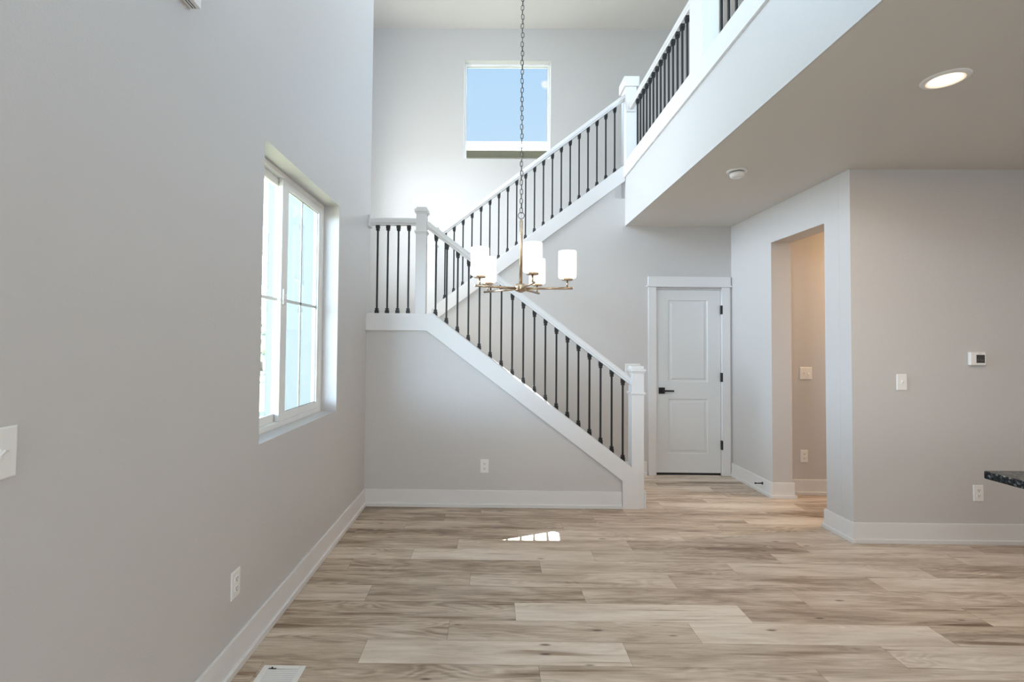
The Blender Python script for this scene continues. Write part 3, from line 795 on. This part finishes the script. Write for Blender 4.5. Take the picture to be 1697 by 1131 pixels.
# ------------------------------------------------------------------ chandelier
HX, HY, HZ = 0.171, 2.90, 1.745
chd = tag(empty('chandelier', (HX, HY, HZ)), 'five light brushed nickel chandelier with white glass shades hanging on a chain', 'chandelier')
b_ = BM(); lathe(b_, [(0.010, -0.024), (0.016, -0.020), (0.030, -0.016), (0.036, -0.006), (0.036, 0.018), (0.030, 0.026), (0.012, 0.030)], (0, 0, 0), 32); obj('hub', b_, NICKEL, chd)
b_ = BM(); lathe(b_, [(0.0092, 0.028), (0.0092, 0.398), (0.005, 0.408), (0.003, 0.412)], (0, 0, 0), 20); obj('stem', b_, NICKEL, chd)
tops = []
for k in range(5):
    a = math.radians(-8 + 72 * k)
    ca, sa = math.cos(a), math.sin(a)
    b_ = BM(); tube(b_, [(0.030 * ca, 0.030 * sa, 0.0), (0.30 * ca, 0.30 * sa, 0.0)], 0.0072, 12); arm = obj('arm', b_, NICKEL, chd)
    sx, sy = 0.268 * ca, 0.268 * sa
    b_ = BM(); lathe(b_, [(0.005, 0.004), (0.005, 0.045)], (sx, sy, 0), 12); obj('riser', b_, NICKEL, arm)
    b_ = BM(); lathe(b_, [(0.028, 0.044), (0.033, 0.046), (0.033, 0.053), (0.030, 0.055)], (sx, sy, 0), 28); obj('shade_holder', b_, NICKEL, arm)
    b_ = BM(); R_ = 0.052
    prof = [(0.012, 0.0555), (0.040, 0.0555), (0.047, 0.058), (0.051, 0.064), (R_, 0.072), (R_, 0.208), (0.0505, 0.214), (0.049, 0.214), (0.049, 0.075), (0.044, 0.062), (0.012, 0.060)]
    lathe(b_, prof, (sx, sy, 0), 40); obj('glass_shade', b_, OPAL, arm)
    d = bpy.data.lights.new('bulb', 'POINT'); d.energy = 10; d.color = (1.0, 0.84, 0.64); d.shadow_soft_size = 0.02
    lo = bpy.data.objects.new('bulb', d); C.objects.link(lo); lo.parent = arm; lo.location = (sx, sy, 0.125)
b_ = BM(); tube(b_, [(0.0185 * math.cos(2 * math.pi * i / 28), 0, 0.429 + 0.0185 * math.sin(2 * math.pi * i / 28)) for i in range(28)], 0.0022, 8, True); obj('loop_ring', b_, CHAINM, chd)
# chain
def link_mesh():
    b_ = BM(); pts = []
    hw, hl = 0.0078, 0.0100
    for i in range(12):
        a = math.pi * i / 11; pts.append((hw * math.cos(a), 0, hl - 0.002 + hw * math.sin(a)))
    for i in range(12):
        a = math.pi + math.pi * i / 11; pts.append((hw * math.cos(a), 0, -hl + 0.002 + hw * math.sin(a)))
    tube(b_, pts, 0.0021, 6, True)
    return b_
PITCH = 0.0275
first = None
nl = 47
for i in range(nl):
    if first is None:
        first = obj('chain_link', link_mesh(), CHAINM, chd); c = first
    else:
        c = first.copy(); C.objects.link(c); c.parent = chd
    c.location = (0.0012 * math.sin(i * 1.7), 0, 0.460 + PITCH * i)
    c.rotation_euler = (0.03 * math.sin(i * 2.1), 0.05 * math.sin(i * 1.3), (math.pi / 2 if i % 2 else 0) + random.uniform(-0.25, 0.25))
b_ = BM()
topz = ZT - HZ
z = 0.460 + PITCH * nl; i = nl
while z < topz - 0.05:
    pts = []
    for q in range(16):
        a = 2 * math.pi * q / 16
        u = 0.0078 * math.cos(a); w = 0.0158 * math.sin(a)
        pts.append((u, 0, z + w) if i % 2 == 0 else (0, u, z + w))
    tube(b_, pts, 0.0021, 5, True); z += PITCH; i += 1
o = obj('chain', b_, CHAINM, chd); o['kind'] = 'stuff'
b_ = BM(); tube(b_, [(0.004 * math.sin(k * 0.9), 0.004 * math.cos(k * 1.1), 0.41 + (topz - 0.43) * k / 60) for k in range(61)], 0.0016, 6); obj('cord', b_, CORD, chd)
b_ = BM(); lathe(b_, [(0.008, topz - 0.05), (0.03, topz - 0.035), (0.065, topz - 0.02), (0.068, topz)], (0, 0, 0), 32); obj('canopy', b_, NICKEL, chd)

# ------------------------------------------------------------------ floor vent
fv = tag(empty('floor_vent', (-0.888, 2.065, 0)), 'white metal floor register beside the left baseboard at the bottom edge', 'floor vent')
b_ = BM(); rect = []
hx, hy = 0.0915, 0.147
def flat_frame(b_, x0, x1, y0, y1, wx, wy, z0, z1):
    box(b_, x0, x0 + wx, y0, y1, z0, z1); box(b_, x1 - wx, x1, y0, y1, z0, z1); box(b_, x0 + wx, x1 - wx, y0, y0 + wy, z0, z1); box(b_, x0 + wx, x1 - wx, y1 - wy, y1, z0, z1)
flat_frame(b_, -hx, hx, -hy, hy, 0.024, 0.022, 0.0, 0.006); obj('frame', b_, VENTM, fv, 0.002)
b_ = BM(); box(b_, -hx + 0.024, hx - 0.024, -hy + 0.022, hy - 0.022, 0.0004, 0.0012); obj('damper', b_, simple('vent_shadow_metal', (0.10, 0.10, 0.10), 0.7), fv)  # dark colour stands in for the shade between the louvers
yy = hy - 0.034
while yy > -hy + 0.03:
    b_ = BM(); prism(b_, [(yy, 0.0018), (yy + 0.0062, 0.0052), (yy + 0.0070, 0.0044), (yy + 0.001, 0.0012)], 'x', -hx + 0.024, hx - 0.024); obj('louver', b_, VENTM, fv)
    yy -= 0.0125
b_ = BM(); box(b_, -0.062, -0.030, hy - 0.0265, hy - 0.0215, 0.0062, 0.0072); box(b_, -0.050, -0.044, hy - 0.027, hy - 0.021, 0.006, 0.012); obj('lever', b_, DARK, fv)

# ------------------------------------------------------------------ kitchen peninsula
ct = tag(empty('kitchen_counter', (2.04, 2.09, 0)), 'dark speckled granite countertop corner jutting in at the right edge', 'countertop')
b_ = BM()
X0, X1, Y0, Y1 = 2.038, 4.6, 0.35, 2.09
r_ = 0.012
pts = []
for cx_, cy_, a0 in ((X1 - r_, Y1 - r_, 0), (X0 + r_, Y1 - r_, 90), (X0 + r_, Y0 + r_, 180), (X1 - r_, Y0 + r_, 270)):
    for k in range(5):
        a = math.radians(a0 + 22.5 * k); pts.append((cx_ + r_ * math.cos(a) - 2.04, cy_ + r_ * math.sin(a) - 2.09))
prism(b_, pts, 'z', 0.882, 0.914); obj('countertop', b_, GRANITE, ct, 0.004)
b_ = BM(); box(b_, 0.36, 2.5, -1.69, -0.30, 0.10, 0.882); box(b_, 0.42, 2.5, -1.63, -0.36, 0.0, 0.10); obj('base_cabinet', b_, TRIM, ct, 0.003)

# ------------------------------------------------------------------ outside
bm = BM(); box(bm, -60, 40, -40, 70, -0.45, -0.32)
tag(obj('ground', bm, GROUND), 'pale grass field outside the left window', 'ground', None, 'structure')
bm = BM()
box(bm, -1.945, XL - 0.172, 4.280, 4.298, -0.3, 5.7)
tag(obj('siding', bm, SIDING), 'blue grey smooth siding panel of the stairwell bay seen through the left window', 'siding', None, 'structure')
# neighbour house through the stair window
nh = tag(empty('neighbour_house', (0.4, 12.0, -0.3)), 'neighbouring house eave with white gutter seen through the stair window', 'house')
off = Vector((0.4, 12.0, -0.3))
b_ = BM(); box(b_, -5, 6, 12.5, 20, -0.3, 6.15); o = obj('house_wall', b_, HOUSEW, nh); o.location -= off
b_ = BM(); box(b_, -5.4, 6.4, 12.06, 20.4, 6.15, 6.19); o = obj('soffit', b_, HOUSEW, nh); o.location -= off
b_ = BM(); box(b_, -5.4, 6.4, 12.0, 12.06, 6.15, 6.32); box(b_, -5.4, 6.4, 11.94, 12.0, 6.19, 6.335); o = obj('gutter', b_, GUTTER, nh, 0.01); o.location -= off
b_ = BM(); prism(b_, [(12.0, 6.25), (16.2, 7.4), (20.4, 6.25)], 'x', -5.4, 6.4); o = obj('roof', b_, ROOFM, nh); o.location -= off
# bushes and trees far outside the left window
def tree(x, y, h, rad, label, seed, conifer=False):
    rnd = random.Random(seed)
    r = tag(empty('tree', (x, y, -0.32)), label, 'tree', 'trees across the field')
    b_ = BM(); lathe(b_, [(0.16, 0), (0.10, h * 0.6), (0.03, h * 0.9)], (0, 0, 0), 8); obj('trunk', b_, BARK, r)
    b_ = BM()
    for _ in range(60):
        z = rnd.uniform(0.12 if conifer else 0.3, 0.98) * h
        f = (1.0 - z / h) if conifer else math.sqrt(max(0.0, 1 - ((z / h - 0.62) / 0.42) ** 2))
        a = rnd.uniform(0, 6.28); rr = rad * f * rnd.uniform(0.3, 1)
        mt = Matrix.Translation((rr * math.cos(a), rr * math.sin(a), z)) @ Matrix.Rotation(rnd.uniform(0, 3), 4, 'Z') @ Matrix.Diagonal((rnd.uniform(.8, 1.3), rnd.uniform(.8, 1.3), rnd.uniform(.4, .8), 1))
        bmesh.ops.create_icosphere(b_, subdivisions=1, radius=rad * rnd.uniform(0.18, 0.34), matrix=mt)
    obj('crown', b_, LEAF, r)
tree(-12.2, 27.5, 4.6, 1.2, 'tallest dark tree across the field outside the left window', 3, True)
tree(-13.9, 30.0, 3.6, 1.5, 'rounded tree behind the tall dark one outside the left window', 4)
tree(-9.6, 22.5, 2.0, 0.9, 'small bushy tree nearest in the field outside the left window', 5)
